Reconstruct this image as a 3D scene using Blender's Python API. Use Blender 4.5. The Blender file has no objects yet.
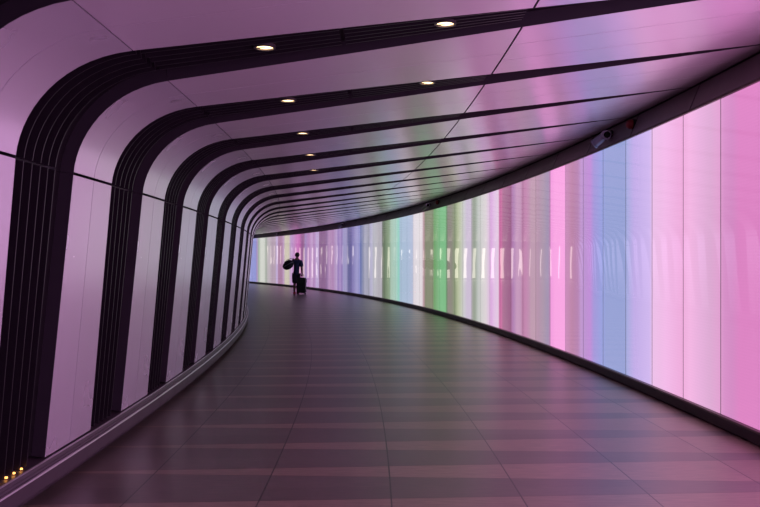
import bpy, bmesh, math, random
from mathutils import Vector, Matrix, noise
random.seed(7)
sc = bpy.context.scene
COL = sc.collection

# ---------------------------------------------------------------- camera, world, exposure
CAMH = 1.45
cam = bpy.data.cameras.new('camera'); co = bpy.data.objects.new('camera', cam); COL.objects.link(co)
co.location = (0, 0, CAMH); co.rotation_euler = (math.pi / 2, 0, 0)
cam.sensor_width = 36; cam.lens = 36 * 850 / 760; cam.shift_y = 7.15 / 760; cam.clip_start = .05; cam.clip_end = 300
sc.camera = co
w = bpy.data.worlds.new('world'); sc.world = w; w.use_nodes = True
w.node_tree.nodes['Background'].inputs[0].default_value = (.02, .015, .02, 1)
w.node_tree.nodes['Background'].inputs[1].default_value = 0.0
sc.view_settings.view_transform = 'Standard'; sc.view_settings.look = 'None'
sc.view_settings.gamma = 1; sc.view_settings.use_curve_mapping = False
sc.view_settings.exposure = 0.12
sc.cycles.blur_glossy = 1.0
LED = 1.0        # brightness of the lit wall

# ---------------------------------------------------------------- the curved tunnel's frame
R = 115.8367; CX = -112.8465; CY = 4.5868; RM = R - 2.5
PA = 1.66 / RM                    # one bay, as an angle about the tunnel's centre
T0 = 0.30 / RM
def W(t, rho, z): return Vector((CX + (R + rho) * math.cos(t), CY + (R + rho) * math.sin(t), z))
RB = -5.064                       # wall foot of the left side
def L(dt, rho, z): return Vector(((R + rho) * math.cos(dt) - (R + RB), (R + rho) * math.sin(dt), z))  # local frame at a rib's foot
SMIN, SMAX = -14.0, 61.0
def interp(tab, x):
    if x <= tab[0][0]: return tab[0][1]
    for a, b in zip(tab, tab[1:]):
        if x <= b[0]: return a[1] + (b[1] - a[1]) * (x - a[0]) / (b[0] - a[0])
    return tab[-1][1]

# ---------------------------------------------------------------- materials
def new_mat(name, col, rough=.5, metal=0., spec=.5, emis=None, es=0.):
    m = bpy.data.materials.new(name); m.use_nodes = True
    b = m.node_tree.nodes['Principled BSDF']
    b.inputs['Base Color'].default_value = (*col, 1); b.inputs['Roughness'].default_value = rough
    b.inputs['Metallic'].default_value = metal; b.inputs['Specular IOR Level'].default_value = spec
    if emis: b.inputs['Emission Color'].default_value = (*emis, 1); b.inputs['Emission Strength'].default_value = es
    return m
def add_noise(m, scale, lo, hi, sock='Roughness', stretch=(1, 1, 1), coord='Object'):
    nt = m.node_tree; b = nt.nodes['Principled BSDF']
    tc = nt.nodes.new('ShaderNodeTexCoord'); mp = nt.nodes.new('ShaderNodeMapping'); n = nt.nodes.new('ShaderNodeTexNoise'); mr = nt.nodes.new('ShaderNodeMapRange')
    mp.inputs['Scale'].default_value = stretch; n.inputs['Scale'].default_value = scale
    mr.inputs['To Min'].default_value = lo; mr.inputs['To Max'].default_value = hi
    nt.links.new(tc.outputs[coord], mp.inputs[0]); nt.links.new(mp.outputs[0], n.inputs['Vector'])
    nt.links.new(n.outputs['Fac'], mr.inputs['Value']); nt.links.new(mr.outputs[0], b.inputs[sock])
    return n
PANEL = new_mat('satin_metal_cladding', (.93, .88, .98), .28, .52); add_noise(PANEL, 3, .24, .29)
CEILP = new_mat('satin_ceiling_cladding', (.92, .84, .94), .20, .35); add_noise(CEILP, 3, .19, .25)
def brushed(m, sc_, st, strength):
    nt = m.node_tree; b = nt.nodes['Principled BSDF']; tc = nt.nodes.new('ShaderNodeTexCoord'); mp = nt.nodes.new('ShaderNodeMapping')
    mp.inputs['Scale'].default_value = st; n = nt.nodes.new('ShaderNodeTexNoise'); n.inputs['Scale'].default_value = sc_; n.inputs['Detail'].default_value = 4
    bp = nt.nodes.new('ShaderNodeBump'); bp.inputs['Strength'].default_value = strength; bp.inputs['Distance'].default_value = .002
    nt.links.new(tc.outputs['Object'], mp.inputs[0]); nt.links.new(mp.outputs[0], n.inputs['Vector']); nt.links.new(n.outputs['Fac'], bp.inputs['Height']); nt.links.new(bp.outputs[0], b.inputs['Normal'])
brushed(CEILP, 5, (.35, 5, 1), .25)
DARK = new_mat('dark_rib_metal', (.009, .007, .010), .42, .0, .4); add_noise(DARK, 8, .38, .48)
FLANGE = new_mat('dark_rib_flange', (.034, .026, .038), .5, .0, .4); add_noise(FLANGE, 8, .45, .55)
SLAT = new_mat('dark_slat_metal', (.026, .019, .028), .35, .3, .5); add_noise(SLAT, 8, .3, .4)
BLACK = new_mat('black_backing', (.008, .006, .008), .8); add_noise(BLACK, 5, .75, .85)
PLINTH = new_mat('plinth_metal', (.115, .088, .108), .40, .3, .5); add_noise(PLINTH, 6, .34, .44)
EDGE = new_mat('plinth_edge_highlight', (.62, .55, .60), .3, .7); add_noise(EDGE, 6, .27, .33)  # pale colour standing in for the highlights along the plinth edges
KERB = new_mat('kerb_metal', (.035, .027, .033), .4, .2, .4); add_noise(KERB, 6, .36, .46)
LIP = new_mat('kerb_lip', (.16, .11, .10), .4, .3, .5); add_noise(LIP, 6, .36, .46)
FASC = new_mat('fascia_panel', (.17, .14, .15), .45, .1, .4); add_noise(FASC, 6, .4, .5)
LAMP = new_mat('downlight_glow', (1, 1, 1), .5, 0, .5, (1, .68, .34), 3.6)
LAMPR = new_mat('downlight_ring', (.10, .08, .09), .3, .5); add_noise(LAMPR, 6, .25, .35)
STRIP = new_mat('white_strip_light', (1, 1, 1), .5, 0, .5, (1, .90, .74), 1.0)
LOBBY = new_mat('lobby_wall', (.45, .42, .44), .5); add_noise(LOBBY, 3, .4, .6)
AMBER = new_mat('amber_glow', (1, .7, .3), .5, 0, .5, (1, .42, .09), 3.0)

def led_material():
    m = new_mat('lit_glass', (.12, .11, .12), .006, 0, .5)
    m.node_tree.nodes['Principled BSDF'].inputs['IOR'].default_value = 2.15
    nt = m.node_tree; b = nt.nodes['Principled BSDF']
    at = nt.nodes.new('ShaderNodeAttribute'); at.attribute_name = 'glow'
    # fine grid of the light sheet behind the glass
    tc = nt.nodes.new('ShaderNodeTexCoord'); wv = nt.nodes.new('ShaderNodeTexWave'); wv.bands_direction = 'Z'
    wv.inputs['Scale'].default_value = 12; nt.links.new(tc.outputs['Object'], wv.inputs['Vector'])
    mr = nt.nodes.new('ShaderNodeMapRange'); mr.inputs['To Min'].default_value = .975; mr.inputs['To Max'].default_value = 1.0
    nt.links.new(wv.outputs['Fac'], mr.inputs['Value'])
    mul = nt.nodes.new('ShaderNodeMath'); mul.operation = 'MULTIPLY'; mul.inputs[1].default_value = LED
    nt.links.new(mr.outputs[0], mul.inputs[0])
    # the glass sheets are very slightly wavy
    wz = nt.nodes.new('ShaderNodeTexNoise'); wz.inputs['Scale'].default_value = 1.3; wz.inputs['Detail'].default_value = 1
    mpw = nt.nodes.new('ShaderNodeMapping'); mpw.inputs['Scale'].default_value = (1, 1, .8); nt.links.new(tc.outputs['Object'], mpw.inputs[0]); nt.links.new(mpw.outputs[0], wz.inputs['Vector'])
    bw = nt.nodes.new('ShaderNodeBump'); bw.inputs['Strength'].default_value = 1; bw.inputs['Distance'].default_value = .0018
    nt.links.new(wz.outputs['Fac'], bw.inputs['Height']); nt.links.new(bw.outputs[0], b.inputs['Normal'])
    nt.links.new(at.outputs['Color'], b.inputs['Emission Color']); nt.links.new(mul.outputs[0], b.inputs['Emission Strength'])
    return m
GLASS = led_material()

def floor_material():
    m = new_mat('striped_stone_floor', (.1, .08, .08), .36, 0, .8)
    m.node_tree.nodes['Principled BSDF'].inputs['IOR'].default_value = 1.68
    nt = m.node_tree; b = nt.nodes['Principled BSDF']; N = nt.nodes.new; K = nt.links.new
    uv = N('ShaderNodeUVMap'); uv.uv_map = 'polar'; sp = N('ShaderNodeSeparateXYZ'); K(uv.outputs[0], sp.inputs[0])
    def M(op, a, bb=None, c=None):
        n = N('ShaderNodeMath'); n.operation = op
        for i, v in enumerate((a, bb, c)):
            if v is None: continue
            if isinstance(v, (int, float)): n.inputs[i].default_value = v
            else: K(v, n.inputs[i])
        return n.outputs[0]
    rho, s = sp.outputs[0], sp.outputs[1]       # u = distance from right wall (rho), v = distance along the tunnel
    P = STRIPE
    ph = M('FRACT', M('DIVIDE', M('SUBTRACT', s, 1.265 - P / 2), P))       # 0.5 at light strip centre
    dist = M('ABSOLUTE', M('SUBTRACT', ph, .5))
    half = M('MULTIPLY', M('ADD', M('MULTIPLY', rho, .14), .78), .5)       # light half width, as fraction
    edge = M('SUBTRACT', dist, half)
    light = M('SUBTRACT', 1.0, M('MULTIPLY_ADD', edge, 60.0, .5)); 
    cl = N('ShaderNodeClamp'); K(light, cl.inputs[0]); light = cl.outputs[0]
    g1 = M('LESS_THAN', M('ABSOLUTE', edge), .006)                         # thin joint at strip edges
    ax = M('FRACT', M('DIVIDE', M('ADD', rho, 2.92 + 8.0), .8))
    g2 = M('LESS_THAN', M('ABSOLUTE', M('SUBTRACT', M('FRACT', M('ADD', ax, .5)), .5)), .006)
    # tile by tile tone
    idx = N('ShaderNodeCombineXYZ'); K(M('FLOOR', M('DIVIDE', M('ADD', rho, 10.92), .8)), idx.inputs[0])
    K(M('FLOOR', M('DIVIDE', M('SUBTRACT', s, 1.265 - P / 2), P)), idx.inputs[1]); K(M('GREATER_THAN', light, .5), idx.inputs[2])
    wn = N('ShaderNodeTexWhiteNoise'); wn.noise_dimensions = '3D'; K(idx.outputs[0], wn.inputs[0])
    mp = N('ShaderNodeMapping'); mp.inputs['Scale'].default_value = (3, 22, 1); K(uv.outputs[0], mp.inputs[0])
    ns = N('ShaderNodeTexNoise'); ns.inputs['Scale'].default_value = 2.2; ns.inputs['Detail'].default_value = 6; K(mp.outputs[0], ns.inputs['Vector'])
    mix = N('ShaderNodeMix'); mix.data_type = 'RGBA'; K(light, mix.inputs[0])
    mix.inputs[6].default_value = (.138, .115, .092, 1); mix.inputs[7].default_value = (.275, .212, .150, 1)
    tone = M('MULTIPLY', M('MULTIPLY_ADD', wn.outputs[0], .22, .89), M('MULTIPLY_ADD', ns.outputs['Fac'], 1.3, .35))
    gro = M('SUBTRACT', 1.0, M('MULTIPLY', M('MAXIMUM', M('MULTIPLY', g1, .6), g2), .88))
    vm = N('ShaderNodeVectorMath'); vm.operation = 'SCALE'; K(mix.outputs[2], vm.inputs[0]); K(M('MULTIPLY', tone, gro), vm.inputs[3])
    K(vm.outputs[0], b.inputs['Base Color'])
    K(M('MULTIPLY_ADD', ns.outputs['Fac'], .16, .27), b.inputs['Roughness'])
    bp = N('ShaderNodeBump'); bp.inputs['Strength'].default_value = .08; bp.inputs['Distance'].default_value = .002
    K(ns.outputs['Fac'], bp.inputs['Height']); K(bp.outputs[0], b.inputs['Normal'])
    return m
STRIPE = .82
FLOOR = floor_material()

# ---------------------------------------------------------------- mesh helpers
def tag(o, label=None, cat=None, group=None, kind=None):
    if label: o['label'] = label
    if cat: o['category'] = cat
    if group: o['group'] = group
    if kind: o['kind'] = kind
    return o
def mesh_from(verts, faces, smooth=False):
    me = bpy.data.meshes.new('m'); me.from_pydata([tuple(v) for v in verts], [], faces)
    if smooth: me.polygons.foreach_set('use_smooth', [True] * len(me.polygons))
    me.update(); return me
def link(name, me, mat, parent=None, loc=(0, 0, 0), rz=0.):
    o = bpy.data.objects.new(name, me); COL.objects.link(o)
    if me is not None and mat is not None and len(me.materials) == 0:
        me.name = name
        me.materials.append(mat)
    o.location = loc; o.rotation_euler = (0, 0, rz)
    if parent: o.parent = parent
    return o
def empty(name, loc, rz=0.):
    o = bpy.data.objects.new(name, None); COL.objects.link(o); o.empty_display_size = .1
    o.location = loc; o.rotation_euler = (0, 0, rz); return o
def sheet(F, us, vs, V=None, Fc=None, flip=False):
    """grid of points F(u,v) appended to V,Fc"""
    V = [] if V is None else V; Fc = [] if Fc is None else Fc
    o = len(V); nv = len(vs)
    for u in us:
        for v in vs: V.append(F(u, v))
    for i in range(len(us) - 1):
        for j in range(nv - 1):
            q = (o + i * nv + j, o + (i + 1) * nv + j, o + (i + 1) * nv + j + 1, o + i * nv + j + 1)
            Fc.append(q[::-1] if flip else q)
    return V, Fc
def slab(F0, F1, us, vs, V=None, Fc=None):
    """closed solid between surfaces F0 (front) and F1 (back)"""
    V = [] if V is None else V; Fc = [] if Fc is None else Fc
    nu, nv = len(us), len(vs); o = len(V)
    for F in (F0, F1):
        for u in us:
            for v in vs: V.append(F(u, v))
    n = nu * nv
    def q(a, i, j): return o + a * n + i * nv + j
    for i in range(nu - 1):
        for j in range(nv - 1):
            Fc.append((q(0, i, j), q(0, i + 1, j), q(0, i + 1, j + 1), q(0, i, j + 1)))
            Fc.append((q(1, i, j), q(1, i, j + 1), q(1, i + 1, j + 1), q(1, i + 1, j)))
    for i in range(nu - 1):
        Fc.append((q(0, i, 0), q(1, i, 0), q(1, i + 1, 0), q(0, i + 1, 0)))
        Fc.append((q(0, i, nv - 1), q(0, i + 1, nv - 1), q(1, i + 1, nv - 1), q(1, i, nv - 1)))
    for j in range(nv - 1):
        Fc.append((q(0, 0, j), q(0, 0, j + 1), q(1, 0, j + 1), q(1, 0, j)))
        Fc.append((q(0, nu - 1, j), q(1, nu - 1, j), q(1, nu - 1, j + 1), q(0, nu - 1, j + 1)))
    return V, Fc
def fix_normals(me):
    bm = bmesh.new(); bm.from_mesh(me); bmesh.ops.recalc_face_normals(bm, faces=bm.faces); bm.to_mesh(me); bm.free(); return me
def linspace(a, b, n): return [a + (b - a) * i / (n - 1) for i in range(n)]

# ---------------------------------------------------------------- profile of the left wall, the corner and the ceiling
WALLP = [(-5.064, .232), (-4.900, 1.994)]
def corner_profile(n=15):
    p0, p1 = Vector(WALLP[1]), Vector((-4.30, 2.562)); d0 = Vector((.164, 1.762)).normalized(); d1 = Vector((1, .1337)).normalized()
    out = []
    k0, k1 = .24, .385
    for i in range(n):
        t = i / (n - 1); a = p0; b = p0 + d0 * k0; c = p1 - d1 * k1; d = p1
        out.append(tuple(a * (1 - t) ** 3 + b * 3 * t * (1 - t) ** 2 + c * 3 * t * t * (1 - t) + d * t ** 3))
    return out
CORNP = corner_profile()
def ceil_z(r): return 2.562 + .1314 * (r + 4.30)
SEAM2 = -2.14
CEIL_A = [(r, ceil_z(r)) for r in linspace(-4.30, SEAM2, 7)]
CEIL_B = [(r, ceil_z(r)) for r in linspace(SEAM2, .10, 7)]
def normals(P):
    out = []
    for i in range(len(P)):
        a = P[max(i - 1, 0)]; b = P[min(i + 1, len(P) - 1)]
        d = Vector((b[0] - a[0], b[1] - a[1])).normalized(); out.append((-d.y, d.x))      # away from the room: left/up
    return out
def off(P, d, trim0=0., trim1=0.):
    nn = normals(P); Q = [(p[0] + n[0] * d, p[1] + n[1] * d) for p, n in zip(P, nn)]
    return Q
HWT = [(-5.064, .395), (-4.90, .435), (-4.276, .385), (-3.05, .283), (-2.14, .195), (-1.5, .14), (-.78, .085), (0, .012), (.2, .010)]
def hw_of(P, i):   # half opening of a rib at profile point, as angle
    return interp(HWT, P[i][0]) / RM

# ---------------------------------------------------------------- the setting
T_A, T_B = SMIN / RM, SMAX / RM
TS = linspace(T_A, T_B, 161)
def sweep(poly, t0, t1, n, closed=True, smooth=False):
    V, Fc = [], []; ts = linspace(t0, t1, n); m = len(poly)
    for t in ts:
        for r, z in poly: V.append(W(t, r, z))
    for i in range(n - 1):
        for j in range(m if closed else m - 1):
            k = (j + 1) % m
            Fc.append((i * m + j, i * m + k, (i + 1) * m + k, (i + 1) * m + j))
    if closed:
        Fc.append(tuple(range(m))[::-1]); Fc.append(tuple((n - 1) * m + j for j in range(m)))
    return mesh_from(V, Fc, smooth)
# floor with polar uv
rhos = linspace(-5.6, .35, 9)
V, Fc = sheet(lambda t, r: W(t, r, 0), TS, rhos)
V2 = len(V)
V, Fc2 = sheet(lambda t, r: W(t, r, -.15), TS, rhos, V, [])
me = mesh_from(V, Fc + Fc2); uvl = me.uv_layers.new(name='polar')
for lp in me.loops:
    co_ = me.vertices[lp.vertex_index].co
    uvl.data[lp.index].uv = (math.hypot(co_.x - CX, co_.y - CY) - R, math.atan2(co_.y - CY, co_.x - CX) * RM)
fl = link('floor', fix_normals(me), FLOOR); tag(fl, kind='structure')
# flip so that the walking surface faces up
for name, poly in (('wall_left', [(-5.60, 0), (-5.24, 0), (-5.20, 1.9), (-5.08, 2.40), (-5.60, 2.60)]),
                   ('wall_right', [(.06, 0), (.32, 0), (.32, 3.25), (.19, 3.25), (.07, 2.84)])):
    tag(link(name, fix_normals(sweep(poly, T_A, T_B, 161)), BLACK), kind='structure')
cp = [(-5.60, 2.60), (-5.08, 2.40), (-4.85, 2.62), (-4.40, 2.74), (.19, 3.33), (.32, 3.33), (.32, 3.6), (-5.6, 3.6)]
tag(link('ceiling', fix_normals(sweep(cp, T_A, T_B, 161)), BLACK), kind='structure')
for name, t in (('wall_back', T_A), ('wall_front', T_B)):
    poly = [(-5.6, 0), (.32, 0), (.32, 3.3), (-5.6, 3.3)]; th = .1 / RM * (-1 if t < 0 else 1)
    V = [W(t, r, z) for r, z in poly] + [W(t + th, r, z) for r, z in poly]
    me = mesh_from(V, [(0, 1, 2, 3), (7, 6, 5, 4), (0, 4, 5, 1), (1, 5, 6, 2), (2, 6, 7, 3), (3, 7, 4, 0)])
    tag(link(name, fix_normals(me), LOBBY if t > 0 else BLACK), kind='structure')
# far end of the tunnel: pale lobby wall with tall light strips (round the bend, seen only in the glass)
for q, (rr, ww, z0, z1) in enumerate(((-4.4, .10, .15, 2.35), (-3.75, .16, .12, 2.45), (-3.3, .05, 1.2, 2.6), (-2.6, .10, .12, 2.5), (-1.9, .05, .3, 2.3), (-1.2, .20, .12, 2.4), (-.45, .05, .2, 2.7))):
    t = T_B - .06 / RM; c = W(t, rr, 0)
    V = [Vector((sx * ww / 2, sy * .03, z)) for z in (z0, z1) for sx, sy in ((-1, -1), (1, -1), (1, 1), (-1, 1))]
    me = mesh_from(V, [(0, 3, 2, 1), (4, 5, 6, 7), (0, 1, 5, 4), (1, 2, 6, 5), (2, 3, 7, 6), (3, 0, 4, 7)])
    o = link('wall_light_strip', fix_normals(me), STRIP, None, c, t)
    tag(o, ['leftmost', 'second', 'third', 'middle', 'third from right', 'second from right', 'rightmost'][q] + ' tall white light strip on the lobby wall beyond the bend', 'light', 'light strips at the tunnel end')
# left plinth
pl = [(-5.235, 0), (-5.13, 0), (-5.13, .048), (-5.034, .05), (-5.022, .075), (-5.020, .158), (-5.026, .166), (-5.040, .169),
      (-5.043, .186), (-5.049, .190), (-5.053, .214), (-5.060, .218), (-5.235, .226)]
tag(link('baseboard_left', fix_normals(sweep(pl, T_A, T_B, 161)), PLINTH), kind='structure')
for nm, pp in (('highlight_trim_4', [(-5.0262, .166), (-5.0195, .160), (-5.0165, .163), (-5.020, .1705), (-5.030, .1735), (-5.033, .168)]), ('highlight_trim_5', [(-5.053, .2145), (-5.0475, .2125), (-5.046, .216), (-5.050, .2205), (-5.058, .2215), (-5.058, .217)])):
    tag(link(nm, fix_normals(sweep(pp, T_A, T_B, 161)), EDGE), kind='structure')  # thin bright strips added to draw the plinth's two highlight lines
# right kerb with its lighter lip
kb = [(-.028, .004), (-.022, .100), (.058, .100), (.058, .004)]
kb = [(-.012, .0), (-.028, .018), (-.030, .098), (.058, .098), (.058, 0)]
tag(link('baseboard_right', fix_normals(sweep(kb, T_A, T_B, 161)), KERB), kind='structure')
tag(link('trim_1', fix_normals(sweep([(-.034, .100), (-.030, .116), (.0, .119), (.058, .119), (.058, .100)], T_A, T_B, 161)), LIP), kind='structure')
# fascia above the lit wall: lip and panels
tag(link('trim_2', fix_normals(sweep([(-.016, 2.856), (-.018, 2.870), (-.008, 2.876), (.055, 2.876), (.055, 2.856)], T_A, T_B, 161)), LIP), kind='structure')
V, Fc = [], []
tf0 = 3.46 / (R + .05)
for k in range(-9, 37):
    a, b = tf0 + (k - 1) * PA + .016 / R, tf0 + k * PA - .016 / R
    if b < T_A or a > T_B: continue
    f0 = lambda t, v: W(t, -.008 + .098 * v, 2.880 + .238 * v)
    f1 = lambda t, v: W(t, .020 + .098 * v, 2.878 + .238 * v)
    slab(f0, f1, linspace(a, b, 4), [0, 1], V, Fc)
tag(link('trim_3', fix_normals(mesh_from(V, Fc)), FASC), kind='structure')

# ---------------------------------------------------------------- lit glass panels
def x2s(x):
    a = (x - 380) / 850; A = a * a + 1; B = -2 * (a * CX + CY); C_ = CX * CX + CY * CY - R * R
    Y = (-B + math.sqrt(B * B - 4 * A * C_)) / (2 * A); return math.atan2(Y - CY, a * Y - CX) * R
GLOW = [(252.5,150,155,225),(256,150,155,225),(257,185,150,205),(259,165,190,165),(260.3,222,225,215),(264.5,222,225,215),(266,165,175,160),(268,205,195,200),
(272,190,165,185),(275.5,190,165,185),(276,205,180,225),(277.5,205,180,225),(278.2,180,130,170),(282,180,130,170),(283.5,200,160,205),(285.3,215,205,185),
(289,215,205,185),(290,195,165,200),(292,200,150,215),(294,200,140,200),(297,215,120,200),(300,200,100,180),(302,150,90,150),(303.8,160,100,150),(305,165,135,195),
(309,190,130,195),(312,205,165,215),(314,185,130,195),(317,200,175,225),(318.7,200,170,220),(319.2,145,100,150),(325,145,100,150),(327,155,115,170),(329,190,145,195),
(331,190,145,195),(333,180,130,185),(336,195,165,215),(337.3,190,160,212),(337.8,145,115,190),(340,185,155,215),(341.7,150,120,190),(344,170,165,215),(347,160,150,200),
(347.8,110,110,165),(351,105,97,160),(353,140,130,195),(357,165,160,215),(359.7,150,150,215),(360.3,100,115,180),(363,145,150,185),(365,175,175,200),(369,165,165,185),
(371,190,185,220),(374,195,195,205),(378,190,185,195),(381.7,185,180,190),(382.5,110,120,105),(384.5,110,130,100),(389,145,170,135),(391,175,205,185),(396,180,220,205),
(399.2,145,220,205),(400,175,200,225),(408,180,200,230),(412.6,190,200,230),(413.5,235,225,235),(418,240,232,238),(422,235,225,230),(423.7,190,150,160),(425.5,140,145,120),
(432.5,140,145,120),(434.5,115,170,110),(437,130,180,130),(440,130,195,140),(445.5,130,195,140),(446.5,110,150,110),(448,145,140,130),(451,145,140,130),(455,140,155,120),
(458,185,195,160),(461,200,205,185),(464,210,208,212),(467,210,195,218),(471,210,195,218),(472.5,160,165,155),(475,155,165,150),(478,195,200,195),(482,215,212,212),
(486,225,215,220),(489,225,195,225),(491,222,172,225),(494,230,195,232),(498.3,230,205,228),(499.3,208,110,168),(501.3,205,115,165),(503,175,115,150),(506,165,110,145),
(510.6,155,95,135),(511.4,175,115,165),(513.5,178,130,180),(517,200,155,190),(520.5,195,150,185),(522.5,185,125,165),(526,195,135,175),(529.5,190,145,175),(531,190,155,175),
(535,190,155,175),(538,180,145,170),(543,172,150,170),(548,160,145,175),(549.7,175,135,175),(550.8,240,155,220),(555,247,165,225),(564.6,247,165,225),(566,200,140,185),
(572,185,130,165),(578,180,130,175),(581,190,150,205),(584,185,145,205),(590,190,140,212),(594,162,150,215),(602,150,160,220),(606,148,160,210),(625,148,160,210),
(627,165,170,220),(634,190,170,228),(650,206,182,236),(652.5,234,190,230),(660,236,186,228),(665,240,185,230),(682,235,170,217),(690,240,180,224),(700,228,174,217),
(710,218,168,208),(719,222,160,206),(724,212,142,197),(732,208,136,192),(740,217,130,192),(760,217,130,192)]
def soft_col(x, c):
    l = [((v / 255 + .055) / 1.055) ** 2.4 for v in c]; m_ = sum(l) / 3; k = 1.0 if x > 560 else (.86 if x < 420 else .86 + .14 * (x - 420) / 140)
    q = .10 if x < 420 else 0
    return tuple((v * (1 - q) + m_ * q) * k * .94 for v in l)
GS = sorted([(x2s(g[0]), soft_col(g[0], g[1:])) for g in GLOW])
GS = [(-20, (2.0, 1.0, 2.0)), (-1.5, (2.0, 1.0, 2.0)), (.8, (1.3, .52, 1.1)), (1.9, GS[0][1])] + GS + [(60, GS[-1][1])]  # unseen wall behind the camera made brighter and pinker to light the near-left panels
def glow(s):
    for a, b in zip(GS, GS[1:]):
        if s <= b[0]:
            f = (s - a[0]) / max(b[0] - a[0], 1e-6); return tuple(p + (q - p) * f for p, q in zip(a[1], b[1]))
    return GS[-1][1]
ONES = ['zeroth', 'first', 'second', 'third', 'fourth', 'fifth', 'sixth', 'seventh', 'eighth', 'ninth', 'tenth', 'eleventh', 'twelfth', 'thirteenth', 'fourteenth',
        'fifteenth', 'sixteenth', 'seventeenth', 'eighteenth', 'nineteenth']
TENS = {20: 'twent', 30: 'thirt', 40: 'fort', 50: 'fift', 60: 'sixt', 70: 'sevent'}
def ordinal(n):
    if n < 20: return ONES[n]
    t = n // 10 * 10
    return TENS[t] + 'ieth' if n == t else TENS[t] + 'y-' + ONES[n - t]
def colour_name(c):
    r, g, b = [x ** (1 / 2.2) for x in c]
    mx, mn = max(r, g, b), min(r, g, b)
    if mx - mn < .075: return 'near white' if mn > .75 else 'pale grey'
    if g >= r and g > b * .97: return 'green' if mx - mn > .12 else 'grey green'
    if g >= r and b > .8: return 'mint' if g > b else 'pale blue'
    if b > r * 1.12: return 'blue'
    if b > r * 1.02: return 'lilac'
    if g < r * .70: return 'bright pink' if r > .75 else 'dusky pink'
    return 'pale pink' if r > .84 else 'mauve'
s_edge0 = 2.79; LP = PA * R / 2
PZ0, PZ1 = .121, 2.854
NC = 20
kk = 0
for k in range(-19, 70):
    s0, s1 = s_edge0 + (k - 1) * LP + .006, s_edge0 + k * LP - .006
    if s0 < SMIN + .05 or s1 > SMAX - .1: continue
    tm = (s0 + s1) / 2 / R; hwid = (s1 - s0) / 2
    V, Fc, Cc = [], [], []
    nz = 3
    base = W(tm, 0, 0)
    zs = linspace(PZ0, PZ1, nz)
    xs = linspace(-hwid, hwid, NC + 1)
    slab(lambda u, v: Vector((0, u, v)), lambda u, v: Vector((.03, u, v)), xs, zs, V, Fc)
    me = fix_normals(mesh_from(V, Fc))
    at = me.color_attributes.new('glow', 'FLOAT_COLOR', 'CORNER')
    for pg in me.polygons:
        front = abs(pg.normal.x) > .5 and me.vertices[pg.vertices[0]].co.x < .01
        for li in pg.loop_indices:
            c = glow((s0 + s1) / 2 + me.vertices[me.loops[li].vertex_index].co.y)
            at.data[li].color = (*c, 1) if front else (0, 0, 0, 1)
    o = link('lit_glass_panel', me, GLASS, None, base, tm)
    n = k   # the panel at the photo's right edge is the first
    cn = colour_name(glow((s0 + s1) / 2))
    if k < 1: tag(o, 'pink lit glass wall panel beyond the right edge of the photo', 'wall panel', 'lit glass wall panels')
    else: tag(o, f'{cn} lit glass wall panel, {ordinal(n)} counting from the right edge of the photo', 'wall panel', 'lit glass wall panels')

# ---------------------------------------------------------------- ribs and cladding panels of the left wall and ceiling
DEP = .085
def fopen(P, i, f):      # angle across the rib opening, f from -1 to 1
    return hw_of(P, i) * f
def clad_mesh(P, nfac, g0=0., g1=0., thick=.006):
    """cladding of one bay beside rib 0 (towards +t), as flat facets separated by fine seams"""
    Q = list(P)
    d0 = Vector((Q[1][0] - Q[0][0], Q[1][1] - Q[0][1])).normalized(); d1 = Vector((Q[-1][0] - Q[-2][0], Q[-1][1] - Q[-2][1])).normalized()
    Q[0] = (Q[0][0] + d0.x * g0, Q[0][1] + d0.y * g0); Q[-1] = (Q[-1][0] - d1.x * g1, Q[-1][1] - d1.y * g1)
    B = off(Q, thick); V, Fc = [], []
    for a in range(nfac):
        us = [a / nfac, (a + 1) / nfac]
        def pos(PP, u, i):
            h_ = hw_of(Q, i); lo, hi = h_, PA - h_
            e = .0032 / RM if nfac > 1 else 0
            t = lo + (hi - lo) * u + (e if u == us[0] and a > 0 else 0) - (e if u == us[1] and a < nfac - 1 else 0)
            return L(t, *PP[i])
        slab(lambda u, i: pos(Q, u, i), lambda u, i: pos(B, u, i), us, list(range(len(Q))), V, Fc)
    me = fix_normals(mesh_from(V, Fc))
    return me
def soft(me, ang=25):
    # smooth along the bend, sharp at the plate's edges
    bm = bmesh.new(); bm.from_mesh(me)
    for f in bm.faces: f.smooth = True
    for e in bm.edges:
        if len(e.link_faces) == 2 and e.calc_face_angle(0) > math.radians(ang): e.smooth = False
    bm.to_mesh(me); bm.free(); return me
def dense(P, n=5):
    out = []
    for a, b in zip(P, P[1:]):
        for i in range(n): out.append((a[0] + (b[0] - a[0]) * i / n, a[1] + (b[1] - a[1]) * i / n))
    return out + [P[-1]]
WALLD = dense(WALLP, 6)
SECT = [('wall', WALLD, 2, .0, .009), ('corner', CORNP, 2, .009, .004), ('inner', CEIL_A, 2, .004, .007), ('outer', CEIL_B, 3, .007, .0)]
clad = {n: soft(clad_mesh(P, nf, g0, g1)) for n, P, nf, g0, g1 in SECT}
for n, me in clad.items(): me.materials.append(PANEL if n in ('wall', 'corner') else CEILP)
def channel_mesh(P, flange=True):
    """recessed dark channel: back and the two returns"""
    d1 = off(P, DEP); e0 = off(P, .0065); V, Fc = [], []; n = len(P); th = off(P, DEP + .006)
    idx = list(range(n))
    slab(lambda f, i: L(fopen(P, i, f), *d1[i]), lambda f, i: L(fopen(P, i, f), *th[i]), [-1.0, 1.0], idx, V, Fc)
    return fix_normals(mesh_from(V, Fc))
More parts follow.
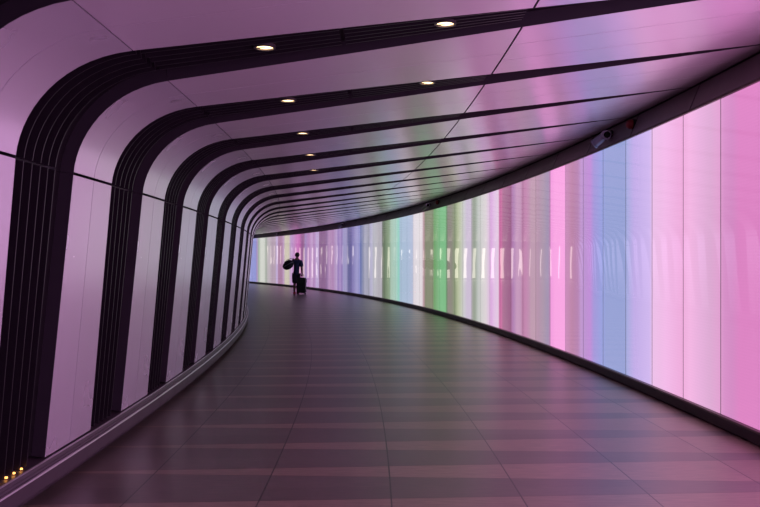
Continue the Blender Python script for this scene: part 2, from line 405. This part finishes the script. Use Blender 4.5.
def return_mesh(P, side):
    d1 = off(P, DEP - .0005); e0 = off(P, .0007); V, Fc = [], []; idx = list(range(len(P)))
    tk = .004 / RM
    def F(a): return lambda v, i: L(fopen(P, i, side) - side * (.0004 / RM) - (a * side * tk), *(e0[i] if v == 0 else d1[i]))
    slab(F(0), F(1), [0, 1], idx, V, Fc)
    return fix_normals(mesh_from(V, Fc))
def slat_mesh(P, f, top=.014, wd=.009, end=None):
    d1 = off(P, DEP - .001); e0 = off(P, top); V, Fc = [], []; idx = list(range(len(P)))
    w_ = wd / 2 / RM
    def F(a): return lambda v, i: L(fopen(P, i, f) + a * w_, *(e0[i] if v == 0 else d1[i]))
    slab(F(-1), F(1), [0, 1], idx, V, Fc)
    return fix_normals(mesh_from(V, Fc))
def trim_profile(P, g0, g1):
    Q = list(P); d0 = Vector((Q[1][0] - Q[0][0], Q[1][1] - Q[0][1])).normalized(); d1 = Vector((Q[-1][0] - Q[-2][0], Q[-1][1] - Q[-2][1])).normalized()
    Q[0] = (Q[0][0] + d0.x * g0, Q[0][1] + d0.y * g0); Q[-1] = (Q[-1][0] - d1.x * g1, Q[-1][1] - d1.y * g1); return Q
CE1 = [(r, ceil_z(r)) for r in linspace(-4.30, -3.212, 4)]; CE2 = [(r, ceil_z(r)) for r in linspace(-3.188, -2.16, 4)]
chan = {n: channel_mesh(P) for n, P, *_ in SECT}
rets = {(n, sd): return_mesh(P, sd) for n, P, *_ in SECT for sd in (-1, 1)}
FR = [-.68, -.41, -.14, .12, .37]
SLS = [trim_profile(WALLD, .0, .007), trim_profile(CORNP, .007, .012), trim_profile(CE1, .012, 0), CE2]
slats = [[slat_mesh(P, f) for f in FR] for P in SLS]
for me in chan.values(): me.materials.append(DARK)
for me in rets.values(): me.materials.append(FLANGE)
for row in slats:
    for me in row: me.materials.append(SLAT)

def disc_mesh(r0, r1, z0, z1, n=28):
    V, Fc = [], []
    for i in range(n):
        a = 2 * math.pi * i / n; c, s = math.cos(a), math.sin(a)
        V += [Vector((r0 * c, r0 * s, z0)), Vector((r1 * c, r1 * s, z0)), Vector((r1 * c, r1 * s, z1)), Vector((r0 * c, r0 * s, z1))]
    for i in range(n):
        k = (i + 1) % n
        for j in range(4):
            l = (j + 1) % 4; Fc.append((i * 4 + j, k * 4 + j, k * 4 + l, i * 4 + l))
    return fix_normals(mesh_from(V, Fc))
def cap_mesh(r, z0, z1, n=28):
    V = [Vector((r * math.cos(2 * math.pi * i / n), r * math.sin(2 * math.pi * i / n), z)) for z in (z0, z1) for i in range(n)]
    Fc = [tuple(range(n))[::-1], tuple(range(n, 2 * n))] + [(i, (i + 1) % n, n + (i + 1) % n, n + i) for i in range(n)]
    return fix_normals(mesh_from(V, Fc))
ring_me = disc_mesh(.050, .062, -.004, .014); ring_me.materials.append(LAMPR)
lens_me = cap_mesh(.0505, .004, .012); lens_me.materials.append(LAMP)

KN, KF = -3, 34
for k in range(KN, KF):
    t = T0 + k * PA; base = W(t, RB, .0)
    n = k + 1     # rib cut by the photo's top left corner is the first
    fancy = -2 <= k <= 7
    rib = empty('ribbed_arch', base, t)
    if k < -1: tag(rib, 'dark ribbed arch channel beyond the left edge of the photo', 'arch', 'dark ribbed arches')
    else: tag(rib, 'dark ' + ('slatted' if fancy else 'recessed') + f' arch channel, {ordinal(k + 2)} one counting away from the camera', 'arch', 'dark ribbed arches')
    for sname, P, *_ in SECT:
        link({'wall': 'wall_channel', 'corner': 'corner_channel', 'inner': 'ceiling_channel', 'outer': 'ceiling_channel'}[sname], chan[sname], None, rib)
        for sd in (-1, 1): link('flange', rets[(sname, sd)], None, rib)
    if fancy:
        for row in slats:
            for me in row: link('slat', me, None, rib)
    pan = empty('cladding_bay', W(t + PA / 2, RB, 0), t)
    d = W(t, RB, 0) - W(t + PA / 2, RB, 0); dl = Matrix.Rotation(-t, 3, 'Z') @ d
    cat = 'cladding panel'
    if k < -2: tag(pan, 'satin metal cladding strip beyond the left edge of the photo', cat, 'metal cladding strips')
    else: tag(pan, f'satin metal wall-to-ceiling cladding strip, {ordinal(k + 3)} counting away from the camera', cat, 'metal cladding strips')
    for sname, *_ in SECT:
        link({'wall': 'wall_plate', 'corner': 'curved_plate', 'inner': 'ceiling_plate', 'outer': 'ceiling_plate'}[sname], clad[sname], None, pan, dl)
    # downlights in the ceiling channel
    for j, rr in enumerate((-3.645, -2.62)):
        if j == 1 and k > 1: continue
        if k > 4 or k < -2: continue
        tt = t - (.06 if k == 0 else .12) / RM
        if k > 0 and j == 0: rr = -3.67
        dlt = empty('downlight', W(tt, rr, ceil_z(rr) + .011), tt)
        row_ = 'left' if j == 0 else 'right'
        if k < 0: tag(dlt, 'round warm recessed downlight above the frame of the photo', 'downlight', 'round ceiling downlights')
        else: tag(dlt, f'round warm downlight in the {ordinal(k + 2)} dark ceiling channel, {row_} one of the row' if k < 2 else
                  f'round warm downlight in the {ordinal(k + 2)} dark ceiling channel', 'downlight', 'round ceiling downlights')
        link('trim_ring', ring_me, None, dlt); link('lens', lens_me, None, dlt)

# amber glints at the foot of the nearest slatted channel
nub = cap_mesh(.010, 0, .008, 12); nub.materials.append(AMBER)
for q, f in enumerate((-.54, -.27, -.01, .25)):
    t = T0 + interp(HWT, -5.06) / RM * f
    o = link('amber_floor_light', nub, None, None, W(t, -5.092, .227), t)
    tag(o, ['leftmost', 'second from left', 'third from left', 'rightmost'][q] + ' tiny amber light at the foot of the nearest slatted channel', 'light', 'amber lights at the slats')

# ---------------------------------------------------------------- small fittings on the fascia
def box_mesh(sx, sy, sz, bev=0.):
    bm = bmesh.new(); bmesh.ops.create_cube(bm, size=1); bmesh.ops.scale(bm, vec=(sx, sy, sz), verts=bm.verts)
    if bev: bmesh.ops.bevel(bm, geom=bm.edges[:], offset=bev, segments=2, affect='EDGES')
    me = bpy.data.meshes.new('m'); bm.to_mesh(me); bm.free(); return me
def lathe(prof, n=20, axis='Z'):
    V, Fc = [], []; m = len(prof)
    for i in range(n):
        a = 2 * math.pi * i / n
        for r, z in prof: V.append(Vector((r * math.cos(a), r * math.sin(a), z)))
    for i in range(n):
        for j in range(m - 1):
            k = (i + 1) % n; Fc.append((i * m + j, k * m + j, k * m + j + 1, i * m + j + 1))
    me = mesh_from(V, Fc)
    bm = bmesh.new(); bm.from_mesh(me); bmesh.ops.remove_doubles(bm, verts=bm.verts, dist=1e-5); bmesh.ops.recalc_face_normals(bm, faces=bm.faces)
    for f in bm.faces: f.smooth = True
    for e in bm.edges:
        if len(e.link_faces) == 2 and e.calc_face_angle(0) > .6: e.smooth = False
    bm.to_mesh(me); bm.free(); return me
CAMB = new_mat('camera_body_grey', (.26, .25, .31), .35, .4); add_noise(CAMB, 9, .25, .35)
CAMD = new_mat('camera_black', (.01, .01, .012), .12, 0, .6); add_noise(CAMD, 9, .1, .15)
RED = new_mat('sounder_red', (.20, .010, .012), .4); add_noise(RED, 9, .35, .45)
def xform(me, M): me.transform(M); return me
def security_camera(s, label, look):
    t = s / (R + .05); root = empty('security_camera', W(t, .02, 2.985), t)
    # local: -x into the tunnel, +y along the tunnel
    link('mount_plate', xform(lathe([(0, 0), (.055, 0), (.055, .012), (.045, .02), (0, .02)]), Matrix.Translation((.022, 0, .03)) @ Matrix.Rotation(-math.pi / 2, 4, 'Y')), CAMD, root)
    link('hinge', xform(lathe([(0, -.05), (.050, -.05), (.062, -.042), (.062, .04), (0, .04)]), Matrix.Translation((-.055, 0, .02)) @ Matrix.Rotation(math.pi / 2, 4, 'X') @ Matrix.Rotation(look, 4, 'Y')), CAMB, root)
    link('pivot_cap', xform(lathe([(0, -.004), (.040, -.004), (.040, .006), (0, .006)]), Matrix.Translation((-.055, -.052, .02)) @ Matrix.Rotation(math.pi / 2, 4, 'X')), CAMD, root)
    d = Vector((-.62, .50, -.52)).normalized()
    Mb = Matrix.Translation(Vector((-.085, 0, 0)) + d * .055) @ d.to_track_quat('Z', 'Y').to_matrix().to_4x4()
    h_ = link('housing', xform(lathe([(0, -.06), (.040, -.06), (.052, -.05), (.052, .07), (.060, .075), (.060, .095), (.046, .095), (.040, .075), (0, .075)]), Mb), CAMB, root)
    link('lens', xform(lathe([(0, .076), (.039, .076), (.034, .086), (0, .092)]), Mb), CAMD, h_)
    tag(root, label, 'camera'); return root
security_camera(5.97, 'grey tubular security camera on the dark fascia nearest to the viewer', math.radians(-8))
security_camera(19.4, 'small dark security camera on the fascia above the green lit panel', math.radians(-8))
security_camera(32.8, 'tiny dark security camera on the fascia above the blue violet panels', math.radians(-8))
security_camera(45.6, 'most distant security camera, a speck on the fascia above the passenger', math.radians(-8))
def sounder(s, label):
    t = s / (R + .05); root = empty('alarm_sounder', W(t, .055, 3.02), t); Mb = Matrix.Rotation(-math.pi / 2, 4, 'Y')
    link('base', xform(lathe([(0, -.012), (.062, -.012), (.062, .03), (0, .03)]), Mb), CAMD, root)
    link('dome', xform(lathe([(0, .03), (.056, .03), (.054, .06), (.042, .085), (.02, .096), (0, .098)]), Mb), RED, root)
    tag(root, label, 'alarm')
sounder(5.2, 'round red alarm sounder on the fascia beside the nearest security camera')
sounder(18.4, 'small red alarm sounder on the fascia above the green lit panel')

# ---------------------------------------------------------------- the passenger with bag and suitcase
def skin_mesh(name, verts, edges, radii, mat, parent, root=0, sub=2, flat=None):
    me = bpy.data.meshes.new(name + '_tmp'); me.from_pydata(verts, edges, [])
    o = bpy.data.objects.new(name + '_tmp', me); COL.objects.link(o)
    sk = o.modifiers.new('skin', 'SKIN'); sk.use_smooth_shade = True; sk.branch_smoothing = .6
    if not me.skin_vertices:
        bpy.context.view_layer.objects.active = o; bpy.context.view_layer.update()
        bm = bmesh.new(); bm.from_mesh(me); bm.verts.layers.skin.verify(); bm.to_mesh(me); bm.free()
    for i, r in enumerate(radii):
        me.skin_vertices[0].data[i].radius = r if isinstance(r, tuple) else (r, r)
        me.skin_vertices[0].data[i].use_root = (i == root)
    s_ = o.modifiers.new('sub', 'SUBSURF'); s_.levels = s_.render_levels = sub
    dg = bpy.context.evaluated_depsgraph_get(); dg.update()
    out = bpy.data.meshes.new_from_object(o.evaluated_get(dg)); out.name = name
    out.polygons.foreach_set('use_smooth', [True] * len(out.polygons))
    bpy.data.objects.remove(o); out.materials.clear()
    return link(name, out, mat, parent)
SKIN = new_mat('skin', (.32, .16, .11), .55); add_noise(SKIN, 20, .5, .6)
HAIR = new_mat('hair', (.012, .009, .008), .6); add_noise(HAIR, 30, .5, .7)
SHIRT = new_mat('navy_cotton', (.022, .030, .085), .85); add_noise(SHIRT, 30, .8, .9)
SHORT = new_mat('dark_shorts', (.035, .026, .045), .85); add_noise(SHORT, 30, .8, .9)
SHOE = new_mat('red_shoe', (.65, .03, .06), .5); add_noise(SHOE, 30, .45, .55)
BAGM = new_mat('black_bag_cloth', (.012, .010, .012), .7); add_noise(BAGM, 30, .6, .8)
CASEM = new_mat('black_case_shell', (.010, .009, .010), .45); add_noise(CASEM, 20, .4, .5)
GREYM = new_mat('grey_handle', (.35, .34, .38), .3, .6); add_noise(GREYM, 20, .25, .35)
PX, PY = (295.4 - 380) / 850 * 36.9, 36.9
person = empty('person', (PX, PY, 0), math.radians(-6))
# x right, y ahead (away from the camera), z up
J_ = {}; vs, es, rs = [], [], []
def jv(name, p, r, par=None):
    J_[name] = len(vs); vs.append(p); rs.append(r)
    if par is not None: es.append((J_[par], J_[name]))
jv('pelvis', (.03, 0, .93), (.095, .075))
jv('waist', (.05, 0, 1.10), (.10, .075), 'pelvis'); jv('chest', (.06, .02, 1.30), (.155, .105), 'waist'); jv('collar', (.065, .02, 1.45), (.10, .075), 'chest')
jv('neck', (.07, .03, 1.54), .052, 'collar'); jv('jaw', (.075, .045, 1.61), (.064, .075), 'neck'); jv('skull', (.075, .05, 1.70), (.076, .092), 'jaw'); jv('crown', (.075, .045, 1.765), (.05, .06), 'skull')
# face on the far side: nose and ears
jv('nose', (.075, .150, 1.655), .014, 'jaw'); jv('ear_l', (-.008, .045, 1.665), .014, 'skull'); jv('ear_r', (.158, .045, 1.665), .014, 'skull')
for sd, n in ((1, 'r'), (-1, 'l')):
    jv('hip' + n, (.03 + sd * .085, 0, .87), .095, 'pelvis')
jv('kner', (.08, .16, .50), .058, 'hipr'); jv('calfr', (.085, .09, .34), .054, 'kner'); jv('anklr', (.09, .02, .12), .036, 'calfr'); jv('toer', (.095, .16, .035), .035, 'anklr')
jv('knel', (-.02, -.02, .49), .058, 'hipl'); jv('calfl', (-.025, -.09, .33), .054, 'knel'); jv('ankll', (-.02, -.16, .12), .036, 'calfl'); jv('toel', (-.015, -.03, .035), .035, 'ankll')
jv('shr', (.235, .01, 1.42), .062, 'collar'); jv('elr', (.285, -.03, 1.13), .044, 'shr'); jv('wrr', (.315, -.10, .89), .030, 'elr'); jv('palr', (.318, -.125, .82), (.038, .022), 'wrr')
jv('shl', (-.105, .01, 1.42), .062, 'collar'); jv('ell', (-.24, .06, 1.22), .044, 'shl'); jv('wrl', (-.13, .0, 1.42), .030, 'ell'); jv('pall', (-.095, -.03, 1.49), (.036, .022), 'wrl')
for i, dx in enumerate((-.026, -.009, .009, .026)):
    l = (.058, .068, .064, .05)[i]
    jv(f'fr{i}', (.318 + dx, -.150, .795), .0095, 'palr'); jv(f'gr{i}', (.318 + dx, -.165 + l * .3, .765), .009, f'fr{i}')
    jv(f'fl{i}', (-.095 + dx, -.045, 1.525), .0095, 'pall'); jv(f'gl{i}', (-.09 + dx, -.03 + l * .3, 1.55), .009, f'fl{i}')
jv('thr', (.278, -.10, .80), .010, 'palr'); jv('thr2', (.285, -.13, .77), .009, 'thr')
jv('thl', (-.055, -.02, 1.50), .010, 'pall'); jv('thl2', (-.06, -.0, 1.53), .009, 'thl')
rs = [(a[0] * 1.15, a[1] * 1.15) if isinstance(a, tuple) else a * (1.2 if a > .02 else 1.0) for a in rs]
skin_mesh('body', vs, es, rs, SKIN, person)
FAT = 1.4
def part(name, pts, mat, edges=None, root=0, sub=2):
    return skin_mesh(name, [p for p, r in pts], edges or [(i, i + 1) for i in range(len(pts) - 1)], [(r[0] * FAT, r[1] * FAT) if isinstance(r, tuple) else r * FAT for p, r in pts], mat, person, root, sub)
part('shirt', [((.04, 0, .77), (.118, .095)), ((.05, 0, 1.10), (.128, .095)), ((.06, .02, 1.30), (.178, .122)), ((.065, .02, 1.45), (.115, .088)), ((.068, .025, 1.50), (.07, .066)),
               ((.235, .01, 1.42), .080), ((.285, -.03, 1.16), .062), ((-.105, .01, 1.42), .080), ((-.225, .055, 1.25), .062)], SHIRT,
     [(0, 1), (1, 2), (2, 3), (3, 4), (3, 5), (5, 6), (3, 7), (7, 8)], 0)
part('shorts', [((.04, 0, .97), (.105, .085)), ((.09, .01, .85), .10), ((.09, .13, .58), .098), ((.085, .15, .45), .088), ((-.03, .0, .85), .10), ((-.02, -.01, .58), .098), ((-.02, -.03, .44), .088)], SHORT,
     [(0, 1), (1, 2), (2, 3), (0, 4), (4, 5), (5, 6)], 0)
part('shoe', [((.09, -.02, .055), (.045, .050)), ((.093, .08, .05), (.046, .044)), ((.097, .19, .04), (.040, .034))], SHOE)
part('shoe', [((-.02, -.20, .055), (.045, .050)), ((-.017, -.10, .05), (.046, .044)), ((-.013, .01, .04), (.040, .034))], SHOE)
def blob(name, c, r, mat, cut=None, parent=person, n=24, rot=None, wob=0.):
    bm = bmesh.new(); bmesh.ops.create_uvsphere(bm, u_segments=n, v_segments=n // 2, radius=1)
    if cut: bmesh.ops.delete(bm, geom=[v for v in bm.verts if cut(v.co)], context='VERTS')
    for v in bm.verts:
        k = 1 + wob * noise.noise(v.co * 2.1); v.co = Vector((v.co.x * r[0] * k, v.co.y * r[1] * k, v.co.z * r[2] * k))
    for f in bm.faces: f.smooth = True
    me = bpy.data.meshes.new(name); bm.to_mesh(me); bm.free()
    if rot: me.transform(rot)
    me.transform(Matrix.Translation(c)); return link(name, me, mat, parent)
blob('hair', (.075, .035, 1.70), (.102, .120, .112), HAIR, cut=lambda c: c.y > .25 and c.z < .45 or c.z < -.75, wob=.08)
EYE = new_mat('eye', (.05, .04, .04), .2); add_noise(EYE, 20, .15, .25)
for dx in (-.03, .03): blob('eye', (.075 + dx, .140, 1.685), (.012, .010, .008), EYE, n=10)
blob('mouth', (.075, .138, 1.605), (.022, .008, .006), SHOE, n=10)
tag(person, 'person walking away in navy shirt, dark knee-length shorts and red shoes', 'person')
# duffel bag over the shoulder
bag = empty('duffel_bag', (PX - .27, PY - .33, 1.27), 0)
rt = Matrix.Rotation(math.radians(-32), 4, 'Y')
bb = blob('bag_body', (0, 0, 0), (.265, .15, .19), BAGM, parent=bag, rot=rt, wob=.12)
def tube(name, pts, r, mat, parent, n=8):
    V, Fc = [], []; P = [Vector(p) for p in pts]
    for i, p in enumerate(P):
        d = (P[min(i + 1, len(P) - 1)] - P[max(i - 1, 0)]).normalized(); a = d.orthogonal().normalized(); b = d.cross(a)
        if i and (a.dot(pa) < 0.9):
            a = (pa - d * pa.dot(d)).normalized(); b = d.cross(a)
        pa = a
        for j in range(n):
            q = 2 * math.pi * j / n; V.append(p + (a * math.cos(q) + b * math.sin(q)) * r)
    for i in range(len(P) - 1):
        for j in range(n):
            k = (j + 1) % n; Fc.append((i * n + j, i * n + k, (i + 1) * n + k, (i + 1) * n + j))
    Fc.append(tuple(range(n))[::-1]); Fc.append(tuple((len(P) - 1) * n + j for j in range(n)))
    return link(name, fix_normals(mesh_from(V, Fc, True)), mat, parent)
tube('strap', [(-.16, -.04, .06), (-.05, -.02, .21), (.10, .02, .27), (.20, .27, .235), (.22, .10, .18), (.20, .0, .10)], .012, BAGM, bag)
tube('zip', [(-.22, -.10, -.12), (-.08, -.172, -.03), (.06, -.172, .05), (.19, -.10, .12)], .006, GREYM, bag)
tag(bag, 'dark rounded duffel bag slung over the left shoulder of the walking person', 'bag')
# trolley suitcase trailing beside
SXp, SYp = (301.6 - 380) / 850 * 36.6, 36.6
case = empty('trolley_suitcase', (SXp, SYp, 0), math.radians(-8))
def cube_part(name, c, s, bev, mat, parent, rx=0.):
    me = box_mesh(*s, bev); me.transform(Matrix.Rotation(rx, 4, 'X') @ Matrix.Translation(c)) ; return link(name, me, mat, parent)
sh = cube_part('shell', (0, 0, .39), (.38, .24, .66), .03, CASEM, case)
cube_part('front_pocket', (0, -.135, .30), (.31, .05, .40), .018, BAGM, case)
for sx in (-1, 1):
    link('wheel', xform(lathe([(0, -.014), (.035, -.014), (.038, -.006), (.038, .006), (.035, .014), (0, .014)], 16), Matrix.Translation((sx * .155, -.08, .038)) @ Matrix.Rotation(math.pi / 2, 4, 'Y')), CASEM, case)
    tube('handle_rod', [(sx * .075, .09, .66), (sx * .075, .09, .82)], .009, GREYM, case)
    cube_part('foot', (sx * .15, .08, .03), (.03, .03, .06), .006, CASEM, case)
tube('handle_grip', [(-.085, .09, .83), (.085, .09, .83)], .014, CASEM, case)
tube('carry_loop', [(.196, 0, .50), (.225, 0, .53), (.225, 0, .64), (.196, 0, .67)], .010, GREYM, case)
tag(case, 'black upright trolley suitcase pulled along at the right hand of the walking person', 'suitcase')
